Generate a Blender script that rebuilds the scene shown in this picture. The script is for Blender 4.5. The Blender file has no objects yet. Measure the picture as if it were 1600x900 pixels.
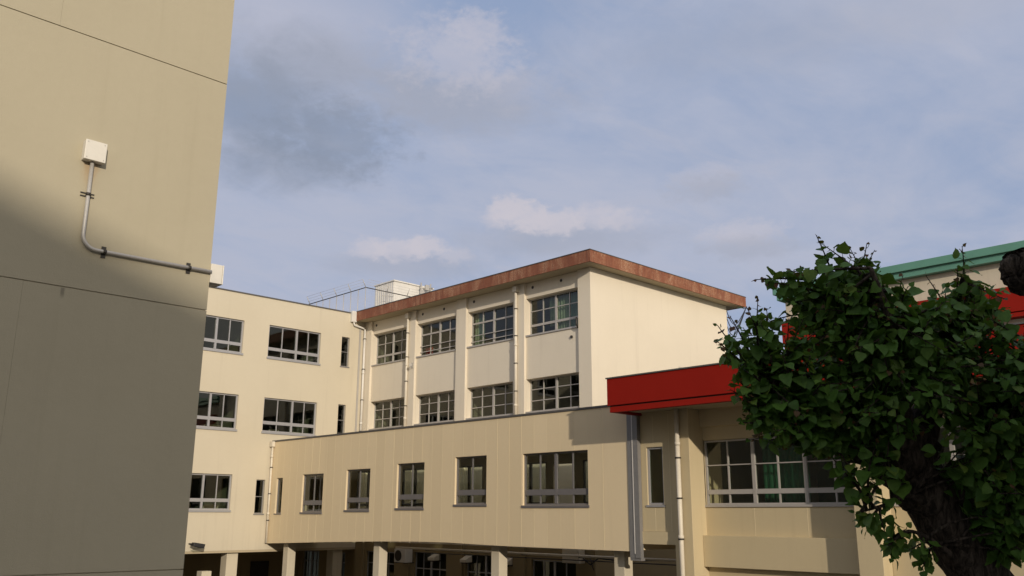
import bpy, bmesh, math, random
from mathutils import Vector, Matrix
R = math.radians
random.seed(11)
S = bpy.context.scene
COL = S.collection

# ------------------------------------------------------------------ camera
cam_d = bpy.data.cameras.new('camera'); cam = bpy.data.objects.new('camera', cam_d); COL.objects.link(cam)
PITCH, ROLL, YAW = 0.24838169, 0.00397405, 0.79962141          # yaw: from +X towards +Y
fw = Vector((math.cos(YAW)*math.cos(PITCH), math.sin(YAW)*math.cos(PITCH), math.sin(PITCH)))
rt = Vector((math.sin(YAW), -math.cos(YAW), 0)); up = rt.cross(fw)
rt, up = rt*math.cos(ROLL)+up*math.sin(ROLL), up*math.cos(ROLL)-rt*math.sin(ROLL)
cam.matrix_world = Matrix(((rt.x, up.x, -fw.x, 0), (rt.y, up.y, -fw.y, 0), (rt.z, up.z, -fw.z, 4.5), (0, 0, 0, 1)))
cam_d.sensor_fit = 'HORIZONTAL'; cam_d.sensor_width = 36; cam_d.lens = 36*1395.98/1600
cam_d.clip_start = 0.05; cam_d.clip_end = 3000
S.camera = cam

# ------------------------------------------------------------------ light
TR = Vector((.455, 1.0, -.297)).normalized()                    # direction the sunlight travels
SUN_EL = math.asin(-TR.z); SUN_AZ = math.atan2(-TR.x, -TR.y)    # azimuth from +Y towards +X
sun_d = bpy.data.lights.new('sun', 'SUN'); sun = bpy.data.objects.new('sun', sun_d); COL.objects.link(sun)
sun_d.energy = 2.75; sun_d.angle = R(0.8); sun_d.color = (1.0, .87, .70)
sun.rotation_euler = TR.to_track_quat('-Z', 'Y').to_euler()
sun.location = (-20, -20, 40)
SKY_STRENGTH = 0.1
S.view_settings.view_transform = 'Standard'; S.view_settings.look = 'None'
S.view_settings.exposure = 0.0; S.view_settings.gamma = 1.0; S.view_settings.use_curve_mapping = False

# ------------------------------------------------------------------ node helper
class NT:
    def __init__(s, tree): s.t = tree; s.n = tree.nodes; s.l = tree.links
    def new(s, kind, **kw):
        n = s.n.new(kind)
        for k, v in kw.items():
            if k.startswith('_'): setattr(n, k[1:], v)
            else: n.inputs[k.replace('__', ' ')].default_value = v
        return n
    def _in(s, n, i, v):
        if hasattr(v, 'is_output') or isinstance(v, bpy.types.NodeSocket): s.l.new(v, n.inputs[i])
        elif v is not None: n.inputs[i].default_value = v
    def math(s, op, a, b=None, c=None, clamp=False):
        n = s.n.new('ShaderNodeMath'); n.operation = op; n.use_clamp = clamp
        s._in(n, 0, a); s._in(n, 1, b); s._in(n, 2, c)
        return n.outputs[0]
    def mix(s, fac, a, b, mode='MIX'):
        n = s.n.new('ShaderNodeMix'); n.data_type = 'RGBA'; n.blend_type = mode
        for sock, v in ((n.inputs[0], fac), (n.inputs[6], a), (n.inputs[7], b)):
            if isinstance(v, bpy.types.NodeSocket): s.l.new(v, sock)
            else: sock.default_value = v if not isinstance(v, tuple) else (v + (1,) if len(v) == 3 else v)
        return n.outputs[2]
    def ramp(s, v, a, b, lo=0.0, hi=1.0, smooth=True):
        n = s.n.new('ShaderNodeMapRange'); n.interpolation_type = 'SMOOTHSTEP' if smooth else 'LINEAR'
        s._in(n, 0, v); n.inputs[1].default_value = a; n.inputs[2].default_value = b
        n.inputs[3].default_value = lo; n.inputs[4].default_value = hi
        return n.outputs[0]
    def noise(s, vec, scale, detail=3, rough=.5, dist=0.0):
        n = s.n.new('ShaderNodeTexNoise'); n.inputs['Scale'].default_value = scale
        n.inputs['Detail'].default_value = detail; n.inputs['Roughness'].default_value = rough
        n.inputs['Distortion'].default_value = dist
        if vec is not None: s.l.new(vec, n.inputs['Vector'])
        return n.outputs[0]
    def scalev(s, vec, sc):
        n = s.n.new('ShaderNodeVectorMath'); n.operation = 'MULTIPLY'
        s.l.new(vec, n.inputs[0]); n.inputs[1].default_value = sc
        return n.outputs[0]

# ------------------------------------------------------------------ sky
W = bpy.data.worlds.new('World'); S.world = W; W.use_nodes = True
w = NT(W.node_tree); w.n.clear()
wo = w.n.new('ShaderNodeOutputWorld'); bg = w.n.new('ShaderNodeBackground'); bg.inputs[1].default_value = SKY_STRENGTH
sky = w.n.new('ShaderNodeTexSky'); sky.sky_type = 'NISHITA'; sky.sun_disc = False
sky.sun_elevation = SUN_EL; sky.sun_rotation = SUN_AZ; sky.air_density = 1.0; sky.dust_density = 1.2; sky.ozone_density = 1.0
tc = w.n.new('ShaderNodeTexCoord'); gen = tc.outputs['Generated']
sep = w.n.new('ShaderNodeSeparateXYZ'); w.l.new(gen, sep.inputs[0])
az = w.math('ARCTAN2', sep.outputs[1], sep.outputs[0]); el = w.math('ARCSINE', sep.outputs[2])
up_ = w.math('MAXIMUM', w.math('ADD', sep.outputs[2], .12), .05)
comb = w.n.new('ShaderNodeCombineXYZ'); w.l.new(w.math('DIVIDE', sep.outputs[0], up_), comb.inputs[0]); w.l.new(w.math('DIVIDE', sep.outputs[1], up_), comb.inputs[1])
layer = comb.outputs[0]; stretched = w.scalev(gen, (1, 1, 1.7))
n_big = w.noise(layer, 1.15, 8, .58, .5); n_wisp = w.noise(w.scalev(layer, (1.0, 1.6, 1)), 3.4, 8, .62, .9)
n_mid = w.noise(stretched, 11, 7, .6, .5); n_fine = w.noise(stretched, 30, 6, .62, .3)
n_xf = w.noise(stretched, 80, 6, .6, .2)
edge_s = w.math('ADD', w.math('MULTIPLY', w.math('SUBTRACT', n_fine, .5), 2.4), w.math('MULTIPLY', w.math('SUBTRACT', n_xf, .5), 2.0))
edge = w.math('ADD', w.math('MULTIPLY', w.math('SUBTRACT', n_mid, .5), 2.3), w.math('MULTIPLY', w.math('SUBTRACT', n_fine, .5), 1.3))
def blob(a0, e0, ra, re, soft, lift=0.0, wob=1.0):
    dx = w.math('MULTIPLY', w.math('SUBTRACT', az, a0), 1/ra); dy = w.math('MULTIPLY', w.math('SUBTRACT', el, e0), 1/re)
    d = w.math('SQRT', w.math('ADD', w.math('MULTIPLY', dx, dx), w.math('MULTIPLY', dy, dy)))
    d = w.math('SUBTRACT', d, w.math('MULTIPLY', edge_s if ra < .07 else edge, wob))
    return w.ramp(d, 1.0+soft, 1.0-soft)
K = 1/SKY_STRENGTH
def c(r, g, b): return (r*K, g*K, b*K, 1)
VEIL, LIT, GREY, DARK = c(.44, .475, .595), c(.575, .55, .61), c(.365, .39, .475), c(.25, .29, .375)
BASE = c(.30, .385, .575)
warm = w.ramp(w.math('ADD', w.math('MULTIPLY', sep.outputs[0], -.43), w.math('MULTIPLY', sep.outputs[1], -.90)), .0, .9)
skyc = w.mix(w.math('MULTIPLY', w.math('SUBTRACT', 1.0, warm), .85), sky.outputs[0], BASE)
veil = w.math('ADD', w.ramp(n_big, .30, .58, .25, .95), w.math('MULTIPLY', w.math('SUBTRACT', n_wisp, .5), .8), clamp=True)
blue = blob(.80, .57, .20, .05, .9, wob=.5)
veil = w.math('MULTIPLY', veil, w.math('SUBTRACT', 1.0, w.math('MULTIPLY', blue, .9)))
skyc = w.mix(veil, skyc, VEIL)
skyc = w.mix(w.math('MULTIPLY', w.ramp(n_wisp, .50, .78), .30), skyc, c(.44, .455, .55))
skyc = w.mix(w.math('MULTIPLY', warm, w.ramp(n_big, .25, .7, .35, .9)), skyc, c(1.08, .98, .80))    # unseen bright cloud added towards the sun, to lift and warm the shade
for a0, e0, ra, re, soft, col, k, wob in [
        (1.06, .515, .13, .05, .8, LIT, .30, .8), (1.03, .475, .11, .035, .8, GREY, .7, .8),
        (1.10, .43, .11, .045, .6, DARK, .6, .8),
        (1.01, .405, .065, .035, .6, DARK, .55, .8),
        (1.06, .375, .07, .028, .7, DARK, .5, .9),
        (.864, .455, .10, .032, .7, GREY, .75, .8), (.80, .47, .05, .02, .8, LIT, .2, .8),
        (.87, .505, .062, .036, .6, LIT, .42, .8), (.845, .53, .035, .018, .5, LIT, .30, .8),
        (.45, .50, .20, .03, .9, GREY, .3, .8),
        (.919, .272, .08, .014, .6, GREY, .5, .7),
        (.90, .294, .022, .011, .5, LIT, .80, .8), (.93, .288, .032, .011, .5, LIT, .7, .8), (.965, .288, .022, .010, .5, LIT, .6, .8), (.87, .283, .02, .009, .6, LIT, .5, .8),
        (.74, .302, .09, .018, .7, GREY, .6, .7),
        (.802, .337, .020, .014, .5, LIT, .85, .8), (.78, .328, .028, .014, .5, LIT, .8, .8), (.752, .321, .030, .013, .5, LIT, .8, .8), (.815, .326, .018, .010, .6, LIT, .5, .8),
        (.70, .327, .030, .012, .6, LIT, .5, .8), (.672, .323, .030, .011, .7, LIT, .45, .8),
        (.533, .300, .040, .012, .6, LIT, .5, .8), (.533, .285, .045, .012, .7, GREY, .5, .8),
        (.575, .362, .035, .014, .6, LIT, .3, .8), (.57, .352, .04, .012, .7, GREY, .5, .8)]:
    m = w.math('MULTIPLY', blob(a0, e0, ra, re, soft, wob=wob), k)
    skyc = w.mix(m, skyc, col)
w.l.new(skyc, bg.inputs[0]); w.l.new(bg.outputs[0], wo.inputs[0])

# ------------------------------------------------------------------ materials
def material(name, rough=.8, metal=0.0, spec=.3):
    m = bpy.data.materials.new(name); m.use_nodes = True
    t = NT(m.node_tree); b = t.n['Principled BSDF']
    b.inputs['Roughness'].default_value = rough; b.inputs['Metallic'].default_value = metal
    b.inputs['Specular IOR Level'].default_value = spec
    return m, t, b
def bump(t, b, h, strength, dist):
    n = t.n.new('ShaderNodeBump'); n.inputs['Strength'].default_value = strength; n.inputs['Distance'].default_value = dist
    t.l.new(h, n.inputs['Height']); t.l.new(n.outputs[0], b.inputs['Normal'])
def paint(name, col, dirt=.5, streak=.6, grain=90, bump_s=.25, rough=.82):
    """painted render: faint blotches, rain streaks running down, fine grain"""
    m, t, b = material(name, rough)
    p = t.n.new('ShaderNodeNewGeometry').outputs['Position']
    blot = t.noise(p, .55, 5, .6); st = t.noise(t.scalev(p, (2.6, 2.6, .12)), 1.0, 5, .65); fine = t.noise(p, grain, 2, .5); mid = t.noise(p, 7, 4, .6)
    c0 = col + (1,)
    c1 = t.mix(t.ramp(blot, .35, .75, 0, .16*dirt), c0, (col[0]*.72, col[1]*.70, col[2]*.66))
    c2 = t.mix(t.ramp(st, .52, .78, 0, .30*streak), c1, (col[0]*.66, col[1]*.64, col[2]*.62))
    c3 = t.mix(t.ramp(mid, .3, .8, 0, .10), c2, (col[0]*.85, col[1]*.85, col[2]*.84))
    c4 = t.mix(t.ramp(fine, .3, .7, 0, .12), c3, (col[0]*.8, col[1]*.8, col[2]*.8))
    t.l.new(c4, b.inputs['Base Color'])
    bump(t, b, t.math('ADD', fine, t.math('MULTIPLY', mid, 1.5)), bump_s, .004)
    return m
def plain(name, col, rough=.6, metal=0.0, var=.15, scale=6, spec=.4):
    m, t, b = material(name, rough, metal, spec)
    p = t.n.new('ShaderNodeNewGeometry').outputs['Position']
    n = t.noise(p, scale, 4, .6)
    t.l.new(t.mix(t.ramp(n, .3, .75, 0, var), col + (1,), tuple(x*.55 for x in col)), b.inputs['Base Color'])
    return m
M = {}
M['cream'] = paint('cream_render', (.615, .555, .435), .9, 1.1, 60)
M['pale_cream'] = paint('pale_cream_render', (.75, .68, .56), .7, .9, 60)
M['panel'] = paint('tan_siding', (.79, .655, .44), .45, .5, 120, .08, .6)
t = NT(M['panel'].node_tree); b = t.n['Principled BSDF']; base = b.inputs['Base Color'].links[0].from_socket
sp_ = t.n.new('ShaderNodeSeparateXYZ'); t.l.new(t.n.new('ShaderNodeNewGeometry').outputs['Position'], sp_.inputs[0])
wn = t.n.new('ShaderNodeTexWhiteNoise'); wn.noise_dimensions = '1D'; t.l.new(t.math('FLOOR', t.math('MULTIPLY', t.math('SUBTRACT', sp_.outputs[1], 18.28), 1/.598)), wn.inputs['W'])
t.l.new(t.mix(t.math('MULTIPLY', wn.outputs['Value'], .13), base, (.42, .34, .22)), b.inputs['Base Color'])      # panels differ slightly in tone
M['block'] = paint('rough_render', (.455, .412, .305), .9, .6, 130, .7, .9)
t = NT(M['block'].node_tree); b = t.n['Principled BSDF']; base = b.inputs['Base Color'].links[0].from_socket
sp_ = t.n.new('ShaderNodeSeparateXYZ'); p = t.n.new('ShaderNodeNewGeometry').outputs['Position']; t.l.new(p, sp_.inputs[0])
wob = t.math('MULTIPLY', t.math('SUBTRACT', t.noise(t.scalev(p, (1, 1, .3)), 22, 4, .6), .5), .16)
dx = t.math('ABSOLUTE', t.math('SUBTRACT', sp_.outputs[0], 3.85))
st = t.math('MULTIPLY', t.ramp(t.math('ADD', dx, wob), .15, .03), t.math('MULTIPLY', t.ramp(sp_.outputs[2], 8.72, 9.12), t.ramp(sp_.outputs[2], 9.22, 9.16)))
st = t.math('MULTIPLY', st, t.ramp(sp_.outputs[1], 12.4, 12.3))       # rust run-off from the electrical box
c_ = t.mix(t.math('MULTIPLY', st, .32), base, (.40, .20, .06))
dj = t.math('MULTIPLY', t.ramp(t.math('ADD', t.math('ABSOLUTE', t.math('SUBTRACT', sp_.outputs[0], 3.70)), t.math('MULTIPLY', wob, .15)), .035, .01), t.math('MULTIPLY', t.ramp(sp_.outputs[2], 7.20, 7.30), t.ramp(sp_.outputs[2], 7.37, 7.36)))
c_ = t.mix(t.math('MULTIPLY', dj, .55), c_, (.12, .11, .09))
t.l.new(c_, b.inputs['Base Color'])
M['hall'] = paint('hall_render', (.58, .485, .31), .7, .8, 70)
M['sealant'] = plain('pale_sealant', (.76, .655, .45), .6)
M['alu'] = plain('aluminium', (.40, .40, .42), .42, .3, .12)
M['dull_alu'] = plain('dull_aluminium', (.21, .20, .205), .45, .3, .15)
M['pale_alu'] = plain('pale_aluminium', (.44, .42, .40), .5, .15, .12)
M['flash'] = plain('grey_flashing', (.27, .265, .265), .5, .3, .2)
M['coping'] = plain('dark_coping', (.13, .125, .12), .5, .3, .2)
M['pvc'] = plain('cream_pvc', (.72, .66, .55), .45, 0, .2, 3)
M['white_pvc'] = plain('white_pvc', (.74, .72, .68), .4, 0, .25, 2)
M['steel'] = plain('dark_steel', (.06, .055, .05), .5, .5, .3)
M['gal'] = plain('galvanised', (.52, .50, .47), .5, .3, .25, 30)
M['black'] = plain('black_plastic', (.018, .018, .02), .45)
M['box'] = plain('box_plastic', (.74, .71, .64), .4, 0, .1, 12)
M['red'] = plain('red_cladding', (.275, .0125, .006), .6, 0, .12, 1.5, .12)
M['green'] = plain('green_roofing', (.13, .31, .23), .5, .1, .2, 2)
M['soffit'] = paint('soffit_paint', (.46, .39, .27), .8, .2, 60)
M['room'] = plain('room_paint', (.34, .31, .255), .9, 0, .2, 1)
M['room_green'] = plain('room_green', (.23, .245, .18), .9, 0, .3, 1)
M['board'] = plain('green_board', (.012, .10, .045), .7, 0, .3, 1)
M['curtain'] = plain('curtain_cloth', (.46, .54, .44), .9, 0, .15, 3)
M['teal'] = plain('teal_cloth', (.25, .38, .36), .9, 0, .15, 3)
M['chair_red'] = plain('red_plastic', (.55, .05, .05), .4)
M['sand'] = plain('schoolyard_sand', (.125, .11, .09), .95, 0, .3, 3)
M['soil'] = plain('soil', (.07, .05, .035), .95, 0, .5, 12)
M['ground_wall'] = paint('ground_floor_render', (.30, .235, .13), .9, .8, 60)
M['grey_wall'] = paint('grey_render', (.33, .31, .27), .9, .6, 60)
# peeling, rust-red eaves paint
m, t, b = material('peeling_red_paint', .8)
p = t.n.new('ShaderNodeNewGeometry').outputs['Position']
n1 = t.noise(t.scalev(p, (1.2, 1.2, .5)), 1.6, 6, .7, .3); n2 = t.noise(t.scalev(p, (7, 7, .35)), 1.6, 6, .7); n3 = t.noise(p, 22, 5, .72); n4 = t.noise(t.scalev(p, (16, 16, 1.2)), 1.0, 4, .6)
k1 = t.mix(t.ramp(n1, .38, .68), (.215, .075, .042), (.33, .155, .088))
k2 = t.mix(t.ramp(n2, .46, .70, 0, .8), k1, (.135, .052, .036))
k3 = t.mix(t.math('MULTIPLY', t.ramp(n3, .50, .66), t.ramp(n1, .45, .62, .15, .95)), k2, (.50, .36, .25))
k4 = t.mix(t.ramp(n4, .60, .78, 0, .5), k3, (.42, .27, .17))
t.l.new(k4, b.inputs['Base Color']); bump(t, b, n3, .5, .01); M['rust'] = m
# window glass: tinted, with a clear reflection
def glass(name, tint, ior=1.5):
    m = bpy.data.materials.new(name); m.use_nodes = True; t = NT(m.node_tree); t.n.clear()
    o = t.n.new('ShaderNodeOutputMaterial'); tr = t.new('ShaderNodeBsdfTransparent', Color=tint+(1,)); gl = t.new('ShaderNodeBsdfGlossy', Roughness=.015)
    gl.inputs['Color'].default_value = (.9, .9, .9, 1)
    ge = t.n.new('ShaderNodeNewGeometry'); dt = t.n.new('ShaderNodeVectorMath'); dt.operation = 'DOT_PRODUCT'
    t.l.new(ge.outputs['Normal'], dt.inputs[0]); t.l.new(ge.outputs['Incoming'], dt.inputs[1])
    fac = t.math('MULTIPLY_ADD', t.math('POWER', t.math('SUBTRACT', 1.0, t.math('ABSOLUTE', dt.outputs['Value'])), 5), .96, .04)
    p = t.n.new('ShaderNodeNewGeometry').outputs['Position']
    bn = t.n.new('ShaderNodeBump'); bn.inputs['Strength'].default_value = .08; bn.inputs['Distance'].default_value = .02
    t.l.new(t.noise(p, 1.3, 2, .5), bn.inputs['Height']); t.l.new(bn.outputs[0], gl.inputs['Normal'])
    mx = t.n.new('ShaderNodeMixShader'); t.l.new(fac, mx.inputs[0]); t.l.new(tr.outputs[0], mx.inputs[1]); t.l.new(gl.outputs[0], mx.inputs[2])
    t.l.new(mx.outputs[0], o.inputs[0]); return m
M['glass'] = glass('window_glass', (.74, .78, .72))
M['glass_clear'] = glass('clear_glass', (.86, .89, .85))

# ------------------------------------------------------------------ mesh helpers
class MB:
    def __init__(s): s.v = []; s.f = []; s.m = []; s.sm = []
    def add(s, verts, faces, m=0, smooth=False):
        o = len(s.v); s.v += [tuple(x) for x in verts]
        for f in faces: s.f.append([o+i for i in f]); s.m.append(m); s.sm.append(smooth)
        return s
    def box(s, x0, x1, y0, y1, z0, z1, m=0):
        x0, x1 = sorted((x0, x1)); y0, y1 = sorted((y0, y1)); z0, z1 = sorted((z0, z1))
        return s.add([(x0,y0,z0),(x1,y0,z0),(x1,y1,z0),(x0,y1,z0),(x0,y0,z1),(x1,y0,z1),(x1,y1,z1),(x0,y1,z1)],
              [(0,3,2,1),(4,5,6,7),(0,1,5,4),(1,2,6,5),(2,3,7,6),(3,0,4,7)], m)
    def tube(s, pts, rad, n=10, m=0, smooth=True, jitter=0.0):
        pts = [Vector(p) for p in pts]; rr = rad if isinstance(rad, (list, tuple)) else [rad]*len(pts)
        vs = []; ref = None
        for i, p in enumerate(pts):
            a = pts[max(i-1, 0)]; b_ = pts[min(i+1, len(pts)-1)]; d = (b_-a).normalized()
            if ref is None: ref = d.orthogonal().normalized()
            ref = (ref - d*ref.dot(d)).normalized(); q = d.cross(ref)
            for k in range(n):
                an = 2*math.pi*k/n; r_ = rr[i]*(1+random.uniform(-jitter, jitter))
                vs.append(p + (ref*math.cos(an)+q*math.sin(an))*r_)
        L = len(pts); fs = [(i*n+k, i*n+(k+1) % n, (i+1)*n+(k+1) % n, (i+1)*n+k) for i in range(L-1) for k in range(n)]
        s.add(vs, fs, m, smooth)
        o = len(s.v)-len(vs); s.f.append([o+k for k in range(n)][::-1]); s.f.append([o+(L-1)*n+k for k in range(n)])
        s.m += [m, m]; s.sm += [False, False]; return s
    def build(s, name, mats, parent=None, bevel=0.0):
        me = bpy.data.meshes.new(name); me.from_pydata(s.v, [], s.f)
        if not isinstance(mats, (list, tuple)): mats = [mats]
        for x in mats: me.materials.append(x)
        for p_, mi, sm in zip(me.polygons, s.m, s.sm): p_.material_index = mi; p_.use_smooth = sm
        bm = bmesh.new(); bm.from_mesh(me); bmesh.ops.recalc_face_normals(bm, faces=bm.faces); bm.to_mesh(me); bm.free()
        o = bpy.data.objects.new(name, me); COL.objects.link(o)
        if parent: o.parent = parent
        if bevel:
            md = o.modifiers.new('bevel', 'BEVEL'); md.width = bevel; md.segments = 2; md.limit_method = 'ANGLE'
        return o
class F:
    """a facade frame: axis 'y' faces -Y at y=c (s runs along x); axis 'x' faces -X at x=c (s runs along y); d goes inwards"""
    def __init__(s, axis, c): s.a = axis; s.c = c
    def p(s, a, d, z): return (a, s.c+d, z) if s.a == 'y' else (s.c+d, a, z)
    def box(s, mb, s0, s1, d0, d1, z0, z1, m=0):
        a = s.p(s0, d0, z0); b_ = s.p(s1, d1, z1); return mb.box(a[0], b_[0], a[1], b_[1], a[2], b_[2], m)
    def wall(s, mb, s0, s1, z0, z1, th, holes=(), d0=0.0, m=0):
        us = sorted({s0, s1, *[min(max(h[i], s0), s1) for h in holes for i in (0, 1)]}); zs = sorted({z0, z1, *[min(max(h[i], z0), z1) for h in holes for i in (2, 3)]})
        def solid(i, j):
            if not (0 <= i < len(us)-1 and 0 <= j < len(zs)-1): return False
            u = (us[i]+us[i+1])/2; z = (zs[j]+zs[j+1])/2
            return not any(h[0] < u < h[1] and h[2] < z < h[3] for h in holes)
        idx = {}; vs = []; fs = []
        def V(i, j, k):
            if (i, j, k) not in idx: idx[i, j, k] = len(vs); vs.append(s.p(us[i], d0+k*th, zs[j]))
            return idx[i, j, k]
        for i in range(len(us)-1):
            for j in range(len(zs)-1):
                if not solid(i, j): continue
                fs.append((V(i,j,0), V(i+1,j,0), V(i+1,j+1,0), V(i,j+1,0))); fs.append((V(i,j,1), V(i,j+1,1), V(i+1,j+1,1), V(i+1,j,1)))
                for di, dj, e in ((-1,0,((i,j),(i,j+1))), (1,0,((i+1,j),(i+1,j+1))), (0,-1,((i,j),(i+1,j))), (0,1,((i,j+1),(i+1,j+1)))):
                    if not solid(i+di, j+dj): (a, b_), (c_, e_) = e; fs.append((V(a,b_,0), V(c_,e_,0), V(c_,e_,1), V(a,b_,1)))
        return mb.add(vs, fs, m)
def empty(name, loc, label, cat, group=None):
    o = bpy.data.objects.new(name, None); COL.objects.link(o); o.location = loc; o.empty_display_size = .3
    o['label'] = label; o['category'] = cat
    if group: o['group'] = group
    bpy.context.view_layer.update(); return o
def put(o, parent):
    """parent while keeping world-space mesh coordinates"""
    o.parent = parent; o.matrix_parent_inverse = Matrix.Translation(-Vector(parent.location)) if parent.parent is None else Matrix.Identity(4); return o
def part(mb, name, mats, parent, bevel=0.0): return put(mb.build(name, mats, None, bevel), parent)
def structure(o): o['kind'] = 'structure'; return o

def window(fr, parent, s0, s1, z0, z1, d, mull=(), thin=(), bars=(), fmat='alu', gmat='glass', fw_=.055, sill=.07, sill_out=.05, extra=None):
    """aluminium window set d inside the facade; mull: thick uprights, thin: thin uprights (position, z0, z1), bars: (z, thickness, proud)"""
    mb = MB(); D = .075
    for a, b_ in ((s0, s0+fw_), (s1-fw_, s1)): fr.box(mb, a, b_, d, d+D, z0, z1)
    fr.box(mb, s0+fw_, s1-fw_, d+.002, d+D, z1-fw_, z1); fr.box(mb, s0+fw_, s1-fw_, d+.002, d+D, z0, z0+fw_)
    for u in mull: fr.box(mb, u-.05, u+.05, d-.012, d+D, z0+fw_, z1-fw_)
    for u, a, b_ in thin: fr.box(mb, u-.022, u+.022, d+.012, d+D-.01, a, b_)
    for z, th, pr in bars: fr.box(mb, s0+fw_, s1-fw_, d+.006-pr, d+D-.004, z-th/2, z+th/2)
    if extra: extra(mb)
    o = part(mb, 'window', M[fmat], parent)
    g = MB(); fr.box(g, s0+fw_*.5, s1-fw_*.5, d+.038, d+.044, z0+fw_*.5, z1-fw_*.5); put(g.build('pane', M[gmat]), o)
    if sill:
        sb = MB(); fr.box(sb, s0-.04, s1+.04, -sill_out, d+.03, z0-sill, z0-.003); put(sb.build('sill', M[fmat]), o)
    return o
def downpipe(parent, x, y, z0, z1, r, mat, clamps, away):
    """away: unit direction from pipe back to the wall"""
    mb = MB().tube([(x, y, z0), (x, y, z1)], r, 12)
    zz = z0+1.3
    while zz < z1-.5: mb.tube([(x, y, zz-.05), (x, y, zz+.05)], r*1.22, 12); zz += 2.6
    o = part(mb, 'downpipe', M[mat], parent)
    for z in clamps:
        k = MB().tube([(x, y, z-.02), (x, y, z+.02)], r*1.3, 12); a = Vector(away)
        k.box(x-.012+min(0, a.x*.12), x+.012+max(0, a.x*.12), y-.012+min(0, a.y*.12), y+.012+max(0, a.y*.12), z-.015, z+.015)
        put(k.build('clamp', M['steel']), o)
    return o

# ------------------------------------------------------------------ ground
g = MB(); g.add([(-900,-900,0),(900,-900,0),(900,900,0),(-900,900,0)], [(0,1,2,3)]); structure(g.build('ground', M['sand']))
so = MB(); pts = []
for k in range(28):
    a = 2*math.pi*k/28; rr = 1.7+.25*math.sin(3*a)+.15*math.sin(7*a); pts.append((6.19+rr*math.cos(a), 1.44+rr*math.sin(a), .02))
so.add(pts+[(6.19, 1.44, .09)], [(k, (k+1) % 28, 28) for k in range(28)]); structure(so.build('soil', M['soil']))

# ------------------------------------------------------------------ near block on the left
yL, xE = 12.264, 5.69
LB = empty('tall_block', (0, 16, 0), 'tall windowless rendered block filling the left edge, its lower part in shade', 'building')
mb = MB(); mb.box(-14, xE-.02, yL+.02, 32, 0, 16.0)
zj = [0.0, 3.76, 7.38, 11.0, 14.6, 16.0]; G_ = .007
sj = [-14, -9.6, -5.3, -1.05, 3.22, xE]
for a, b_ in zip(zj, zj[1:]):
    cols = sj if a in (3.76, 11.0) else [-14, -1.05, 3.22, xE] if a == 0 else [-14, -9.6, -1.05, xE]
    for u, v in zip(cols, cols[1:]):
        gu = .0009
        mb.box(u+(gu if u > -14 else 0), v-(gu if v < xE else 0), yL, yL+.03, a+G_*(a > 0), b_-G_*(b_ < 16))
for a, b_ in zip(zj, zj[1:]): mb.box(xE-.03, xE-.001, yL+.031, 32, a+G_*(a > 0), b_-G_*(b_ < 16))
part(mb, 'wall', M['block'], LB)
part(MB().box(-14.1, xE+.08, yL-.08, 32.1, 16.001, 16.25), 'coping', M['coping'], LB)

def junction_box(x0, x1, y0, y1, z0, z1, label, face):
    e = empty('junction_box', ((x0+x1)/2, (y0+y1)/2, z0), label, 'junction box', 'electrical boxes on the left block')
    lid = .018; mb = MB()
    if face == 'y': mb.box(x0, x1, y0+lid+.004, y1, z0, z1)
    else: mb.box(x0, x1-lid-.004, y0, y1, z0, z1)
    part(mb, 'housing', M['box'], e, .006)
    cv = MB()
    if face == 'y': cv.box(x0-.004, x1+.004, y0, y0+lid, z0-.004, z1+.004)
    else: cv.box(x1-lid, x1, y0-.004, y1+.004, z0-.004, z1+.004)
    c_ = part(cv, 'cover', M['box'], e, .006)
    for a in (.1, .9):
        for b_ in (.1, .9):
            sc = MB(); z = z0+(z1-z0)*b_
            if face == 'y': x = x0+(x1-x0)*a; sc.tube([(x, y0-.003, z), (x, y0+.004, z)], .009, 8)
            else: y = y0+(y1-y0)*a; sc.tube([(x1-.004, y, z), (x1+.003, y, z)], .009, 8)
            put(sc.build('screw', M['gal']), c_)
    return e
junction_box(3.715, 3.99, yL-.13, yL-.001, 9.16, 9.435, 'square off-white electrical box mounted at the top of the vertical conduit', 'y')
junction_box(xE, xE+.20, yL-.03, yL+.24, 7.80, 8.09, 'off-white electrical box sticking out past the corner of the left block', 'x')
cy = yL-.045
CD = empty('conduit', (3.85, cy, 7.9), 'grey metal conduit bending from vertical to horizontal across the left block', 'conduit')
pts = [(3.85, cy, 9.155), (3.85, cy, 8.13)]
for k in range(1, 8): a = math.pi/2*k/8; pts.append((3.85+.19*(1-math.cos(a)), cy, 8.13-.19*math.sin(a)))
pts += [(4.04, cy, 7.94), (xE, cy, 7.955)]
part(MB().tube(pts, .026, 12), 'pipe', M['gal'], CD)
for x, z, v in ((3.85, 8.69, 1), (4.15, 7.94, 0), (5.35, 7.95, 0)):
    k = MB()
    if v: k.tube([(x, cy, z-.02), (x, cy, z+.02)], .034, 10).box(x-.09, x+.09, yL-.012, yL-.001, z-.03, z-.014).box(x-.09, x+.09, yL-.012, yL-.001, z+.014, z+.03)
    else: k.tube([(x-.02, cy, z), (x+.02, cy, z)], .034, 10).box(x-.03, x+.03, yL-.012, yL-.001, z-.08, z+.08)
    part(k, 'clamp', M['steel'], CD)

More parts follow.
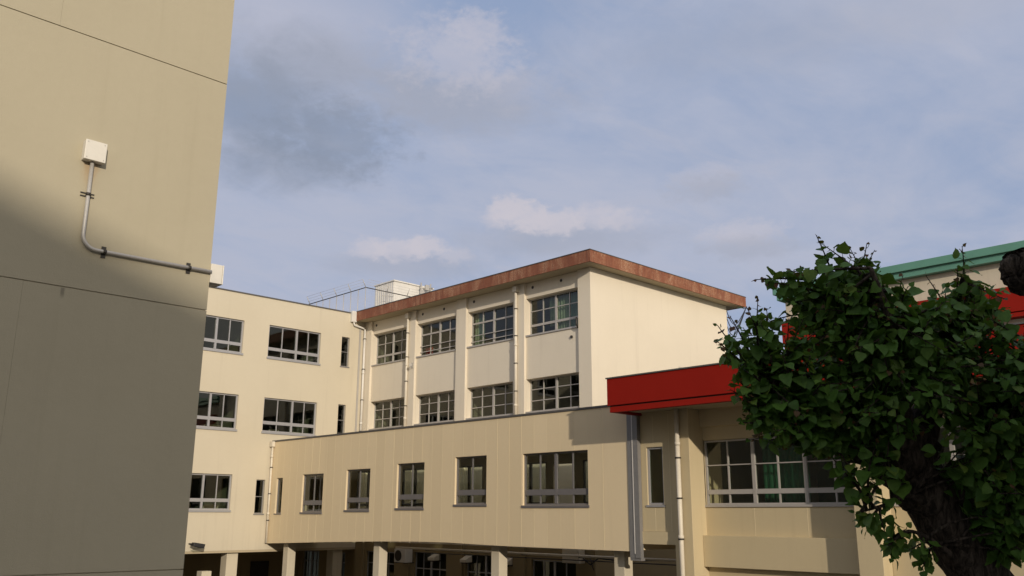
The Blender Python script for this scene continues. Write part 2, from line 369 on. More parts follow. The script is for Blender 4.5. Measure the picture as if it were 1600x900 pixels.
# ------------------------------------------------------------------ far wing (faces -Y)
yA = 38.58; xB = 26.69; fa = F('y', yA)
A = empty('school_building', (18, 42, 0), 'cream four storey wing on pillars between the left block and the rust eaved wing', 'building')
rowsA = [(11.80, 13.37), (8.25, 9.85), (4.65, 6.22)]
wx = [(21.14-4.22*k, 24.04-4.22*k) for k in range(8)]
slits = [(25.29, 25.77, 11.84, 13.37), (25.28, 25.73, 8.32, 9.88), (21.04, 21.49, 4.5, 6.03)]
holes = [(a, b_, z0, z1) for (z0, z1) in rowsA for (a, b_) in wx if not (z0 < 5 and a > 21)] + slits
mb = MB(); fa.wall(mb, -14.0, xB+.3, 2.9, 14.66, .22, holes)
mb.box(-14, -13.8, yA+.221, 48, 2.9, 14.66); mb.box(-13.8, 36, 47.8, 48, 2.9, 14.66)
part(mb, 'wall', M['cream'], A)
part(MB().box(-14, 36, yA+.223, 47.79, 14.2, 14.45), 'roof_slab', M['grey_wall'], A)
part(MB().box(-14.04, xB-.72, yA-.04, yA+.3, 14.662, 14.72), 'coping', M['coping'], A)
rm = MB()
for z in (3.55, 7.15, 10.75): rm.box(-13.79, 36, yA+.222, 47.79, z-.2, z)
rm.box(-13.79, 36, 45.5, 45.6, 3.56, 14.19, 0)
for x in (11.6, 20.4, 24.7): rm.box(x, x+.12, yA+.24, 45.49, 3.56, 6.9); rm.box(x, x+.12, yA+.24, 45.49, 7.16, 10.5); rm.box(x, x+.12, yA+.24, 45.49, 10.76, 14.19)
part(rm, 'interior', M['room_green'], A)
part(MB().box(-14, xB, yA+.01, 47.9, 2.80, 2.897), 'soffit', M['soffit'], A)
for (z0, z1) in rowsA:
    for (a, b_) in wx:
        if z0 < 5 and a > 21: continue
        h = z1-z0; mid = (a+b_)/2+.13; rail = z0+h*.27
        window(fa, A, a, b_, z0, z1, .09, (mid,), ((a+(mid-a)*.5, z0, z1), (mid+(b_-mid)*.5, z0, z1)), ((rail, .15, .012),), fw_=.065, sill=.09)
for a, b_, z0, z1 in slits:
    window(fa, A, a, b_, z0, z1, .10, bars=((z0+.5*(z1-z0), .03, 0),), fw_=.04, sill=.06, sill_out=.03, fmat='flash')
# small low things seen behind the panes: window-sill shelves
for i, (x, w_, z, h) in enumerate([(17.6, .8, 11.55, .5), (21.9, .5, 8.1, .55), (23.1, .6, 8.1, .5), (18.6, .9, 8.1, .55), (18.9, .7, 4.5, .6), (22.6, .5, 11.6, .4)]):
    sh = empty('shelf', (x+w_/2, yA+.9, z-.85), ['cream shelf unit behind the top-row window beside the left block', 'cream shelf unit behind the left half of the middle-row window above the bridge end', 'cream shelf unit behind the right half of the middle-row window above the bridge end', 'cream shelf unit behind the middle-row window beside the left block', 'cream shelf unit behind the lowest-row window beside the left block', 'low cream shelf unit behind the top-row window near the rust eaves'][i], 'shelf', 'shelves behind the far windows')
    k = MB(); zb = z-.8
    k.box(x, x+.025, yA+.7, yA+1.1, zb, z+h-.2); k.box(x+w_-.025, x+w_, yA+.7, yA+1.1, zb, z+h-.2); k.box(x+.025, x+w_-.025, yA+1.08, yA+1.1, zb, z+h-.2)
    part(k, 'frame', M['pale_cream'], sh)
    for q in range(4):
        zz = zb+.03+(z+h-.25-zb)*q/3; part(MB().box(x+.026, x+w_-.026, yA+.7, yA+1.079, zz, zz+.02), 'board', M['pale_cream'], sh)
# pillars under the wing
for x, y, z1 in ((20.22, yA+.45, 2.8), (14.6, yA+.45, 2.8), (9.0, yA+.45, 2.8), (3.4, yA+.45, 2.8), (25.8, yA+.45, 2.8)):
    part(MB().box(x-.27, x+.27, y-.27, y+.27, 0, z1-.002), 'pillar', M['cream'], A, .01)
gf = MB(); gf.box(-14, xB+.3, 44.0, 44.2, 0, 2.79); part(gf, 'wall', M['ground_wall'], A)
dw = MB(); dw.box(24.0, 25.0, 43.9, 43.999, 0, 2.1); part(dw, 'door', M['steel'], A)
part(MB().box(18.75, 19.2, 38.6, 39.05, 0, 2.05), 'gate_pillar', M['cream'], A)
# hopper and pipe at the inner corner
hp = MB(); hp.box(25.74, 26.03, yA-.18, yA-.002, 14.2, 14.78); part(hp, 'rain_hopper', M['white_pvc'], A, .01)
downpipe(A, 26.60, yA-.14, 7.7, 13.9, .058, 'white_pvc', (8.6, 10.2, 11.8, 13.4), (0, 1, 0))
part(MB().tube([(25.9, yA-.1, 14.2), (25.95, yA-.1, 14.05), (26.55, yA-.14, 13.95), (26.60, yA-.14, 13.85)], .05, 10), 'pipe_elbow', M['white_pvc'], A)
part(MB().box(26.34, 26.44, yA-.03, yA-.002, 7.7, 14.1), 'joint_cover', M['pale_alu'], A)

# floodlight by the left block's edge, fixed on the far wing
FL = empty('floodlight', (18.0, yA-.3, 3.1), 'small black floodlight on the cream wall beside the left block', 'floodlight')
fb = MB(); cx, cyy, cz = 18.25, yA-.42, 3.16
fb.add([(cx-.26,cyy-.16,cz-.02),(cx+.22,cyy-.2,cz-.13),(cx+.22,cyy+.16,cz-.13),(cx-.26,cyy+.14,cz-.02),(cx-.22,cyy-.13,cz+.13),(cx+.27,cyy-.18,cz+.05),(cx+.27,cyy+.14,cz+.05),(cx-.22,cyy+.12,cz+.13)],
       [(0,3,2,1),(4,5,6,7),(0,1,5,4),(1,2,6,5),(2,3,7,6),(3,0,4,7)]); part(fb, 'housing', M['black'], FL, .015)
part(MB().box(cx-.25, cx+.2, cyy-.17, cyy+.13, cz-.135, cz-.10), 'lens', M['glass_clear'], FL)
part(MB().tube([(cx-.2, yA-.001, cz+.06), (cx-.2, cyy+.1, cz+.06)], .03, 8).tube([(cx-.32, cyy, cz+.04), (cx-.2, cyy+.1, cz+.06)], .025, 8), 'bracket', M['black'], FL)

# ------------------------------------------------------------------ classroom wing (faces -X, gable faces -Y)
yG = 22.92; xW_ = xB+.12; fb_ = F('x', xW_)
B = empty('school_building', (31, 31, 0), 'three visible storeys of classrooms with pilasters and rust-red eaves, blank gable at right', 'building')
wy = [(35.14, 37.96), (31.37, 34.26), (27.50, 30.50), (23.63, 26.69)]
top = (11.98, 13.60); low = (8.70, 10.08)
pil = [(37.98, yA-.002), (34.28, 34.96), (30.52, 31.2), (26.70, 27.36), (yG, 23.6)]
gwin = [(35.5, 37.8, 1.0, 2.75), (31.7, 34.0, .9, 2.85), (28.0, 30.4, .9, 2.85), (24.0, 26.4, .2, 2.75)]
gback = [(39.6, 41.2, .9, 2.6), (42.0, 43.6, .9, 2.6)]
mb = MB(); fb_.wall(mb, yG+.01, yA+.2, 3.2, 14.28, .36, [(a, b_, *top) for a, b_ in wy]+[(a, b_, *low) for a, b_ in wy])
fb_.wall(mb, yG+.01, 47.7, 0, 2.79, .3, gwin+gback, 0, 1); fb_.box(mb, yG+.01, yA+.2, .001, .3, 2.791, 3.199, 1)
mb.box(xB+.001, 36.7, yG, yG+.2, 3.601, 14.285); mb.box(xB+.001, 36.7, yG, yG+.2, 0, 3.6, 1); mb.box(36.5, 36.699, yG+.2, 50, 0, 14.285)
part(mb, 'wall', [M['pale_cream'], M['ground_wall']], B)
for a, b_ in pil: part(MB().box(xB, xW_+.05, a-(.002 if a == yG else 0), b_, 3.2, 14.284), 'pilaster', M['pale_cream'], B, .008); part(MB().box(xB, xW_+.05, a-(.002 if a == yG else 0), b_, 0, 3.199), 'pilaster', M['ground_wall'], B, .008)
rm = MB()
for z in (3.4, 7.6, 11.0): rm.box(xW_+.365, 36.4, yG+.2, 50, z-.25, z)
rm.box(33.2, 33.3, yG+.2, 50, 3.5, 14.2)
rm.box(31, 31.1, yG+.2, 50, 0, 3.1); rm.box(xW_+.32, 31, 38.0, 38.1, 0, 3.1)
for y in (31.0, 38.5): rm.box(xW_+.4, 33.19, y, y+.12, 7.601, 10.7); rm.box(xW_+.4, 33.19, y, y+.12, 11.001, 14.2)
part(rm, 'interior', M['room'], B)
# eaves slab and its fascia
part(MB().box(26.06, 37.44, 22.37, 50, 14.29, 14.70), 'roof_slab', M['soffit'], B)
fs = MB(); fs.box(26.0, 26.055, 22.31, 50, 14.27, 14.755); fs.box(26.056, 37.5, 22.31, 22.365, 14.27, 14.755); fs.box(37.445, 37.5, 22.366, 50, 14.27, 14.755)
part(fs, 'fascia', M['rust'], B)
part(MB().box(25.975, 37.52, 22.29, 50, 14.757, 14.785), 'roof_edge', M['coping'], B)
for y in (37.72, 33.87, 32.25, 30.1, 26.29, 24.62):
    part(MB().tube([(xW_-.012, y, 14.05), (xW_-.001, y, 14.05)], .07, 10), 'vent', M['steel'], B)
def fb_win(i, a, b_):
    z0, z1 = top; mid = (a+b_)/2; q1, q2 = (a+mid)/2, (mid+b_)/2
    if i in (0, 3):
        window(fb_, B, a, b_, z0, z1, .25, (mid,), ((q1, z0, z1), (q2, z0, z1)), ((z0+.44, .10, .01), (z0+1.07, .035, 0)), 'pale_alu', fw_=.05)
    else:
        def rails(mb):
            for zz in (z0+.22, z0+.50): fb_.box(mb, a+.02, b_-.02, .19, .21, zz-.016, zz+.016)
        window(fb_, B, a, b_, z0, z1, .25, (mid,), ((q1, z0, z1), (q2, z0, z1)), ((z0+1.08, .075, .01),), 'pale_alu', fw_=.05, extra=rails)
    z0, z1 = low
    window(fb_, B, a, b_, z0, z1, .25, (mid,), ((q1, z0, z1), (q2, z0, z1)), ((z0+.47, .035, 0), (z0+.95, .035, 0)), 'pale_alu', fw_=.05)
for i, (a, b_) in enumerate(wy): fb_win(i, a, b_)
for a, b_, z0, z1 in gwin+gback:
    mid = (a+b_)/2; window(fb_, B, a, b_, z0, z1, .1, (mid,), (((a+mid)/2, z0, z1), ((b_+mid)/2, z0, z1)), ((z0+1.2, .05, 0),), 'alu')
downpipe(B, xB-.085, 34.78, 7.7, 14.2, .062, 'pvc', (8.4, 9.6, 10.8, 12.0, 13.2), (1, 0, 0))
downpipe(B, xB-.085, 27.13, 7.7, 14.2, .062, 'pvc', (8.4, 9.6, 10.8, 12.0, 13.2), (1, 0, 0))
for y in (34.78, 27.13): part(MB().box(xB-.2, xB-.001, y-.12, y+.12, 13.95, 14.2), 'pipe_head', M['pvc'], B, .01)
part(MB().tube([(xB-.06, 23.63, 12.3), (xB-.06, 23.63, 12.02), (xB+.02, 23.63, 11.85)], .04, 8), 'overflow_pipe', M['steel'], B)
part(MB().tube([(xW_-.06, 24.05, 11.56), (xW_-.001, 24.05, 11.56)], .06, 10), 'vent', M['steel'], B)
LMP = empty('wall_lamp', (xB-.1, 34.2, 11.5), 'small grey wall lamp on the pilaster beside the first downpipe', 'lamp')
part(MB().tube([(xB-.001, 34.42, 11.55), (xB-.16, 34.42, 11.55), (xB-.22, 34.36, 11.57)], .02, 8), 'arm', M['gal'], LMP)
part(MB().tube([(xB-.22, 34.38, 11.56), (xB-.27, 34.22, 11.53)], [.03, .075], 12), 'lamp_shade', M['gal'], LMP)
part(MB().box(xB-.03, xB-.001, 34.36, 34.48, 11.42, 11.68), 'back_plate', M['gal'], LMP)

# curtains and chair in the top-floor rooms
def curtain(y0, y1, z0, z1, x, mat, label, cat='curtain'):
    mb = MB(); n = 26; vs = []
    for i in range(n+1):
        u = i/n; y = y0+(y1-y0)*u; dx = .045*math.sin(u*math.pi*2*(abs(y1-y0)/.16)); vs += [(x+dx, y+.02*math.sin(i*2.1), z0), (x+dx*.6, y, z1)]
    mb.add(vs, [(2*i, 2*i+2, 2*i+3, 2*i+1) for i in range(n)], 0, True)
    o = mb.build('curtain', M[mat]); md = o.modifiers.new('cloth', 'SOLIDIFY'); md.thickness = .006
    o['label'] = label; o['category'] = cat; o['group'] = 'curtains in the top floor windows'
curtain(29.85, 30.5, 11.7, 13.66, xW_+.46, 'curtain', 'pale green gathered curtain at the left of the third top floor window')
curtain(25.32, 25.72, 12.3, 13.62, xW_+.46, 'curtain', 'narrow pale curtain beside the centre post of the last top floor window')
curtain(24.6, 25.2, 11.8, 13.62, xW_+.46, 'curtain', 'pale green curtain right of the centre post of the last top floor window')
curtain(23.9, 24.6, 11.8, 13.62, xW_+.50, 'teal', 'flat teal curtain at the right end of the last top floor window')
CH = empty('chair', (27.62, 34.0, 11.25), 'red plastic chair behind the second top floor window', 'chair')
part(MB().box(27.4, 27.85, 33.72, 34.25, 12.0, 12.05), 'seat', M['chair_red'], CH, .01)
part(MB().box(27.36, 27.4, 33.72, 34.25, 12.06, 12.47), 'backrest', M['chair_red'], CH, .01)
for x in (27.42, 27.82):
    for y in (33.76, 34.2): part(MB().tube([(x, y, 11.01), (x, y, 12.0)], .02, 6), 'leg', M['gal'], CH)
for y in (33.7, 34.27): part(MB().tube([(27.4, y, 12.38), (27.8, y, 12.3), (27.82, y, 12.05)], .022, 6), 'armrest', M['white_pvc'], CH)

# rooftop structures
RB = part(MB().box(32.47, 35.55, 44.0, 46.0, 14.79, 18.66), 'rooftop_block', M['white_pvc'], B)
k = MB()
for i in range(9): k.box(32.44, 32.468, 44.05+i*.22, 44.16+i*.22, 14.79, 18.6)
put(k.build('ribbed_cladding', M['white_pvc']), RB)
put(MB().box(32.40, 35.62, 43.93, 46.07, 18.662, 18.74).build('coping', M['white_pvc']), RB)
FN = empty('rooftop_fence', (28, 40.58, 14.79), 'thin wire fence with leaning barbed wire arms along the flat roof', 'fence')
posts = [(28, 40.58+i*1.45, -.13, 0, True) for i in range(5)]+[(28+i*1.45, 40.58, 0, -.13, True) for i in range(1, 6)]
for i in range(4): posts.append((28, 41.3+i*1.45, 0, 0, False))
for x, y, dx, dy, arm in posts:
    k = MB().tube([(x, y, 14.79), (x, y, 16.83)], .022, 6)
    o = part(k, 'post', M['gal'], FN)
    if arm: put(MB().tube([(x, y, 16.83), (x+dx*1.8, y+dy*1.8+.0, 17.25)], .02, 6).build('outrigger', M['gal']), o)
part(MB().tube([(28, 46.5, 16.83), (28, 40.58, 16.83), (35.4, 40.58, 16.83)], .028, 6), 'top_rail', M['steel'], FN)
k = MB()
for f_ in (.35, .68, 1.0):
    dz = 16.83+.42*f_; o_ = -.234*f_
    k.tube([(28+o_, 46.5, dz), (28+o_, 40.58, dz)], .006, 4); k.tube([(28, 40.58+o_, dz), (35.4, 40.58+o_, dz)], .006, 4)
part(k, 'barbed_wire', M['gal'], FN)
k = MB()
for i in range(1, 12): k.tube([(28, 46.5, 14.9+i*.165), (28, 40.58, 14.9+i*.165)], .0022, 3); k.tube([(28, 40.58, 14.9+i*.165), (35.4, 40.58, 14.9+i*.165)], .0022, 3)
for i in range(1, 40): k.tube([(28, 40.58+i*.15, 14.85), (28, 40.58+i*.15, 16.83)], .0022, 3)
for i in range(1, 50): k.tube([(28+i*.15, 40.58, 14.85), (28+i*.15, 40.58, 16.83)], .0022, 3)
part(k, 'wire_mesh', M['gal'], FN)
AN = empty('antenna', (34.6, 43.7, 14.79), 'grey antenna poles with a round dish beside the rooftop block', 'antenna')
part(MB().tube([(34.38, 43.7, 14.79), (34.38, 43.7, 18.85)], .05, 8).tube([(35.15, 43.7, 14.79), (35.15, 43.7, 18.9)], .05, 8).tube([(34.3, 43.7, 18.5), (35.3, 43.7, 18.65)], .05, 8), 'mast', M['gal'], AN)
part(MB().tube([(34.3, 43.6, 18.15), (34.3, 43.45, 18.15)], [.06, .2], 14), 'dish', M['gal'], AN)
part(MB().box(34.65, 34.95, 43.55, 43.69, 18.4, 18.75), 'amplifier_box', M['gal'], AN, .01)
part(MB().tube([(34.95, 43.7, 14.79), (35.0, 43.7, 17.6), (34.9, 43.7, 18.3)], .025, 6), 'cable', M['steel'], AN)
AM = empty('aerial_mast', (30.6, 42.2, 14.79), 'thin aerial mast with cross bars in front of the rooftop block', 'antenna')
part(MB().tube([(30.7, 42.2, 14.79), (30.7, 42.2, 17.3)], .03, 6), 'mast', M['gal'], AM)
for z, l in ((17.05, .4), (16.7, .35), (16.35, .3)): part(MB().tube([(30.7-l, 42.2, z), (30.7+l, 42.2, z+.05)], .018, 6), 'cross_bar', M['gal'], AM)
AC0 = empty('condenser', (31.2, 42.0, 14.79), 'small white condenser unit on the roof in front of the rooftop block', 'air conditioner')
part(MB().box(30.95, 31.55, 41.6, 41.95, 15.6, 16.2), 'housing', M['white_pvc'], AC0, .02)
part(MB().tube([(31.2, 41.61, 15.9), (31.2, 41.58, 15.9)], .2, 16), 'fan_grille', M['steel'], AC0)
for x in (31.0, 31.5): part(MB().box(x-.03, x+.03, 41.62, 41.92, 14.79, 15.598), 'stand', M['steel'], AC0)
CB = empty('cable', (37.2, 22.9, 13.5), 'dark looped cables hanging off the right end of the rust eaves', 'cable')
for k_ in range(4):
    o_ = k_*.12; pts = []
    for i in range(17):
        u = i/16; pts.append((36.72+o_*.4+1.9*u, 22.95+.1*k_, 14.15-o_*1.1-(.75+.12*k_)*math.sin(min(1, u*1.7)*math.pi*.5)*(1-u)*1.8+.45*u*u))
    part(MB().tube(pts, .02, 6), 'strand', M['black'], CB)

# ------------------------------------------------------------------ covered bridge
xR = 21.73; fr = F('x', xR)
BR = empty('covered_bridge', (23, 28, 0), 'tan panelled covered bridge on pillars joining the two buildings, five windows', 'bridge')
bw = [(34.03, 35.72, 4.57, 6.20), (30.58, 32.29, 4.66, 6.30), (27.09, 28.80, 4.73, 6.42), (23.61, 25.31, 4.85, 6.53), (18.89, 21.81, 4.80, 6.50)]
bs = (37.42, 37.97, 4.51, 6.10); y0b = 17.28
bot = [(38.58, 3.17), (36.0, 3.26), (34.03, 3.33), (31.5, 3.41), (29.48, 3.465), (27.4, 3.505), (25.62, 3.515), (24.2, 3.49), (22.93, 3.47), (y0b, 3.46)]
mb = MB(); fr.wall(mb, y0b, yA-.004, 3.56, 7.78, .15, bw+[bs])
for (ya, za), (yb, zb) in zip(bot, bot[1:]):
    ya = min(ya, yA-.004)
    mb.add([(xR, ya, za), (xR, yb, zb), (xR, yb, 3.56), (xR, ya, 3.56), (xR+.15, ya, za), (xR+.15, yb, zb), (xR+.15, yb, 3.56), (xR+.15, ya, 3.56)], [(0,1,2,3), (4,7,6,5), (0,4,5,1)])
mb.box(xR+.15, 24.5, y0b-.3, y0b-.15, 3.5, 7.77)
wall_mb = mb
bb = MB(); F('x', 24.4).wall(bb, y0b-.14, yA-.01, 3.5, 7.75, .12, [(a-.35, b_-.35, 4.4, 6.4) for a, b_, _, _ in bw]+[(21.9, 22.9, 4.4, 6.3)]); part(bb, 'rear_wall', M['panel'], BR)
# sealant joints between the panels
jt = wall_mb; y = 18.28; i = 0; lo = lambda yy: 3.49 if yy < 25.6 else 3.49-(yy-25.6)/13*.30
while y < 38.4:
    wd = random.choice((.004, .006, .008, .012)); pr = random.choice((.002, .003, .005)); segs = [(lo(y)+.01, 7.77)]
    for a, b_, z0, z1 in bw+[bs]:
        if a-.04 < y < b_+.04: segs = [(lo(y)+.01, z0-.1), (z1+.02, 7.77)]
    for a, b_ in segs: fr.box(jt, y-wd/2, y+wd/2, -pr, .002, a, b_, 1)
    y += .598; i += 1
fr.box(jt, y0b+.02, yA-.1, -.0025, .002, 7.115, 7.125, 1)
part(wall_mb, 'wall', [M['panel'], M['sealant']], BR)
cp = MB(); cp.box(xR-.03, 24.6, 16.86, yA-.006, 7.785, 7.85); part(cp, 'coping', M['coping'], BR)
part(MB().box(xR+.155, 24.39, y0b, yA-.01, 3.52, 3.62), 'floor_slab', M['ground_wall'], BR)
part(MB().box(xR+.155, 24.39, y0b, yA-.01, 7.5, 7.6), 'ceiling', M['room'], BR)
for a, b_, z0, z1 in bw:
    h = z1-z0; mid = (a+b_)/2; rail = z0+h*.245
    if b_-a > 2: window(fr, BR, a, b_, z0, z1, .085, (mid,), (((a+mid)/2, z0, z1), ((b_+mid)/2, z0, z1)), ((rail, .19, .012),), 'dull_alu', 'glass_clear', sill=.08, sill_out=.03)
    else: window(fr, BR, a, b_, z0, z1, .085, (), ((mid, z0, z1),), ((rail, .19, .012),), 'dull_alu', 'glass_clear', sill=.08, sill_out=.03)
window(fr, BR, *bs, .085, (), (), (), 'dull_alu', 'glass_clear', fw_=.045, sill=.05, sill_out=.02)
ft = F('x', 24.4)
for a, b_, z0, z1 in bw: window(ft, BR, a-.35, b_-.35, 4.4, 6.4, .03, ((a+b_)/2-.35,), (), ((4.9, .1, 0),), 'dull_alu', 'glass_clear', sill=0)
for a, b_, pr in ((17.08, 17.275, .03), (16.87, 17.06, .05)): part(MB().box(xR-pr, xR+.1, a, b_, 3.28, 7.50), 'joint_cover', M['flash'], BR)
part(MB().box(xR-.055, xR-.02, 17.056, 17.084, 3.4, 7.45), 'joint_seal', M['white_pvc'], BR)
part(MB().box(xR-.02, 21.9, 16.88, 17.274, 3.2, 3.279), 'joint_tray', M['flash'], BR)
downpipe(BR, xR-.07, 38.42, 3.2, 7.65, .05, 'pvc', (4.2, 5.4, 6.6), (1, 0, 0))
part(MB().box(xR-.16, xR-.01, 38.3, 38.55, 7.55, 7.8), 'pipe_head', M['pvc'], BR, .01)
for y in (37.32, 30.39, 23.47, 17.98):
    part(MB().box(xR+.32, xR+.72, y-.2, y+.2, 0, 3.517), 'pillar', M['cream'], BR, .012)
PP = empty('service_pipe', (24.9, 30, 2.9), 'long pale service pipe running under the bridge', 'pipe')
part(MB().tube([(25.9, 18.0, 3.02), (25.9, 34.2, 3.02)], .045, 8), 'pipe', M['pvc'], PP)
part(MB().tube([(26.1, 18.0, 2.86), (26.1, 33, 2.84)], .02, 6), 'cable', M['black'], PP)
for y in (20, 23, 26, 29, 32): part(MB().box(25.86, xW_-.001, y-.02, y+.02, 2.95, 2.98), 'clamp', M['steel'], PP)
for i, y in enumerate((32.37, 30.18, 27.62)):
    h = empty('vent_hood', (26.5, y, 2.5), ['cream vent hood under the bridge, farthest of three', 'cream vent hood under the bridge, middle of three', 'cream vent hood under the bridge, nearest of three'][i], 'vent hood', 'vent hoods under the bridge')
    k = MB(); k.add([(26.45, y-.2, 2.62), (26.45, y+.2, 2.62), (xW_, y+.2, 2.78), (xW_, y-.2, 2.78), (26.45, y-.2, 2.5), (26.45, y+.2, 2.5), (xW_, y+.2, 2.5), (xW_, y-.2, 2.5)], [(0,1,2,3), (0,4,5,1), (1,5,6,2), (2,6,7,3), (3,7,4,0), (4,7,6,5)])
    part(k, 'hood', M['pvc'], h, .01); part(MB().box(26.5, 26.9, y-.17, y+.17, 2.45, 2.498), 'grille', M['steel'], h)
def ac(y, z, label, group=None):
    e = empty('condenser', (26.4, y, z), label, 'air conditioner', group)
    part(MB().box(26.2, 26.62, y-.42, y+.42, z, z+.6), 'housing', M['white_pvc'], e, .02)
    k = MB(); k.tube([(26.199, y+.1, z+.3), (26.17, y+.1, z+.3)], .24, 20); part(k, 'fan_grille', M['steel'], e)
    for q in (-.3, .3): part(MB().box(26.2, xW_, y+q-.02, y+q+.02, z-.04, z-.001), 'bracket', M['steel'], e)
ac(34.3, 2.35, 'white air conditioner hung on the wall under the bridge near its far end')
PB = empty('electrical_panel', (26.5, 23.8, 2.7), 'cream electrical panel box on the wall under the near end of the bridge', 'panel box')
part(MB().box(26.25, 26.6, 23.35, 24.2, 2.72, 3.25), 'housing', M['pvc'], PB, .01)
part(MB().box(26.23, 26.249, 23.4, 24.15, 2.76, 3.21), 'door', M['pvc'], PB, .004)
part(MB().tube([(26.45, 23.3, 2.9), (26.4, 22.9, 2.7), (26.4, 22.5, 2.95), (26.3, 21.5, 2.9)], .03, 6).tube([(26.45, 23.3, 3.0), (26.5, 23.0, 2.95), (26.45, 22.8, 2.5)], .02, 6), 'cable', M['black'], PB)

# ------------------------------------------------------------------ red-eaved hall at right (faces -X)
C = empty('school_hall', (26, 8, 0), 'tan two storey hall with deep red canopy fascia and wide windows behind the tree', 'building')
xC = 21.73; xw = 22.43; fc = F('x', xw)
pils = [(15.05, 15.66), (9.70, 10.31), (4.36, 4.97), (-.98, -.37), (-6.3, -5.7)]
bays = [(10.31, 15.05), (4.97, 9.70), (-.37, 4.36), (-5.7, -.98)]
mb = MB(); fc.wall(mb, -6.3, 15.66, 0, 8.3, .2, [(a, b_, 4.78, 6.62) for a, b_ in bays]+[(a+.5, b_-.5, .9, 2.7) for a, b_ in bays])
F('x', 21.85).wall(mb, 15.661, 16.98, 4.04, 8.2, .15, [(16.08, 16.68, 4.79, 6.47)])
mb.box(22.63, 30, 15.46, 15.659, 0, 8.3); mb.box(22.0, 24.3, 16.8, 16.979, 3.7, 8.2)
mb.box(22.64, 29.9, 15.66, 16.79, 4.0, 4.1)
wall_mb = mb
for a, b_ in pils: part(MB().box(xC, xw+.05, a, b_, 0, 7.7), 'pilaster', M['hall'], C, .012)
for a, b_ in bays:
    part(MB().box(22.21, xw+.02, a+.001, b_-.001, 3.10, 3.95), 'ledge_beam', M['hall'], C, .012)
    part(MB().box(22.30, xw+.02, a+.001, b_-.001, 7.0, 7.7), 'lintel', M['hall'], C)
    L = b_-a; ms = [b_-L*.333, b_-L*.66]; ths = [b_-L*.16, b_-L*.49, b_-L*.83]
    window(fc, C, a+.01, b_-.01, 4.79, 6.61, .07, ms, [(u, 4.79, 6.61) for u in ths], ((5.90, .03, 0), (5.15, .13, .01)), 'pale_alu', 'glass_clear', fw_=.05, sill=.06, sill_out=.04)
    window(fc, C, a+.5, b_-.5, .9, 2.7, .07, ((a+b_)/2,), (), ((1.4, .08, 0),), 'alu')
window(F('x', 21.85), C, 16.08, 16.68, 4.79, 6.47, .05, (), (), (), 'alu', 'glass', fw_=.06, sill=.06, sill_out=.03)
part(MB().box(21.80, 22.3, 15.662, 16.975, 3.68, 4.035), 'ledge_beam', M['hall'], C)
for y in (15.84, 16.41):
    for z0, z1 in (((4.05, 7.4),) if y < 16 else ((4.05, 4.7), (6.55, 7.4))): wall_mb.box(21.846, 21.852, y-.005, y+.005, z0, z1, 1)
for a, b_ in bays:
    for q in (.33, .66): wall_mb.box(xw-.004, xw+.002, b_-(b_-a)*q-.005, b_-(b_-a)*q+.005, 3.96, 4.71, 1)
part(wall_mb, 'wall', [M['hall'], M['sealant']], C)
cn = MB(); cn.box(20.53, 22.6, -12, 17.05, 7.635, 8.43); part(cn, 'canopy_fascia', M['red'], C, .006)
part(MB().box(20.60, 22.45, -12, 16.98, 7.595, 7.634), 'shadow_gap', M['steel'], C)
part(MB().box(20.55, 20.72, -12, 16.97, 7.43, 7.594).box(20.721, 22.5, 16.8, 16.97, 7.43, 7.594), 'canopy_trim', M['red'], C, .005)
part(MB().box(20.721, 22.42, -12, 16.799, 7.5, 7.56), 'soffit', M['soffit'], C)
part(MB().box(20.50, 30, -12, 17.08, 8.432, 8.47), 'roof_edge', M['coping'], C)
rm = MB(); rm.box(22.64, 29.9, -6.2, 15.45, 3.6, 3.85); rm.box(28.5, 28.6, -6.2, 15.45, 3.86, 8.2); rm.box(22.64, 29.9, -6.2, 15.45, 7.6, 7.7); rm.box(22.7, 28.49, 10.0, 10.1, 3.86, 7.59)
part(rm, 'interior', M['room_green'], C)
part(MB().box(28.3, 28.49, 10.6, 14.6, 4.7, 6.3), 'green_board', M['board'], C)
part(MB().box(22.3, 22.36, -6, 15.6, 0, .5), 'plinth', M['grey_wall'], C)
downpipe(C, 21.6, 15.36, 0, 7.5, .068, 'pvc', (3.85, 4.97, 6.1), (1, 0, .0))
gc = MB(); vs = []
for i in range(31):
    y = 12.05+1.4*i/30; vs += [(22.95+.04*math.sin(i*1.7), y, 4.0), (22.95+.03*math.sin(i*1.7), y, 6.6)]
gc.add(vs, [(2*i, 2*i+2, 2*i+3, 2*i+1) for i in range(30)], 0, True)
o = gc.build('curtain', M['board']); o.modifiers.new('cloth', 'SOLIDIFY').thickness = .006; o['label'] = 'dark green curtain behind the wide hall window under the red canopy'; o['category'] = 'curtain'

# ------------------------------------------------------------------ taller hall behind
D = empty('sports_hall', (37, 2, 0), 'taller cream hall with green roof edge and red band, behind the tree', 'building')
part(MB().box(30.01, 46, -20, 16.2, 0, 12.28), 'wall', M['cream'], D)
part(MB().box(29.75, 46.2, -20.2, 16.4, 12.285, 12.5).box(29.65, 46.3, -20.3, 16.5, 12.501, 12.76), 'roof_edge', M['green'], D, .01)
part(MB().box(29.6, 30.009, -20, 16.2, 10.58, 11.38), 'canopy_fascia', M['red'], D, .008)
part(MB().box(29.62, 30.008, -20, 16.15, 10.42, 10.55), 'canopy_trim', M['red'], D)
fd = F('x', 30.0)
for i in range(5):
    a = 11.4-i*4.2; window(F('x', 29.93), D, a, a+2.6, 8.9, 10.2, .0, (a+1.3,), (), ((9.3, .06, 0),), 'pale_alu', 'glass', sill=0)

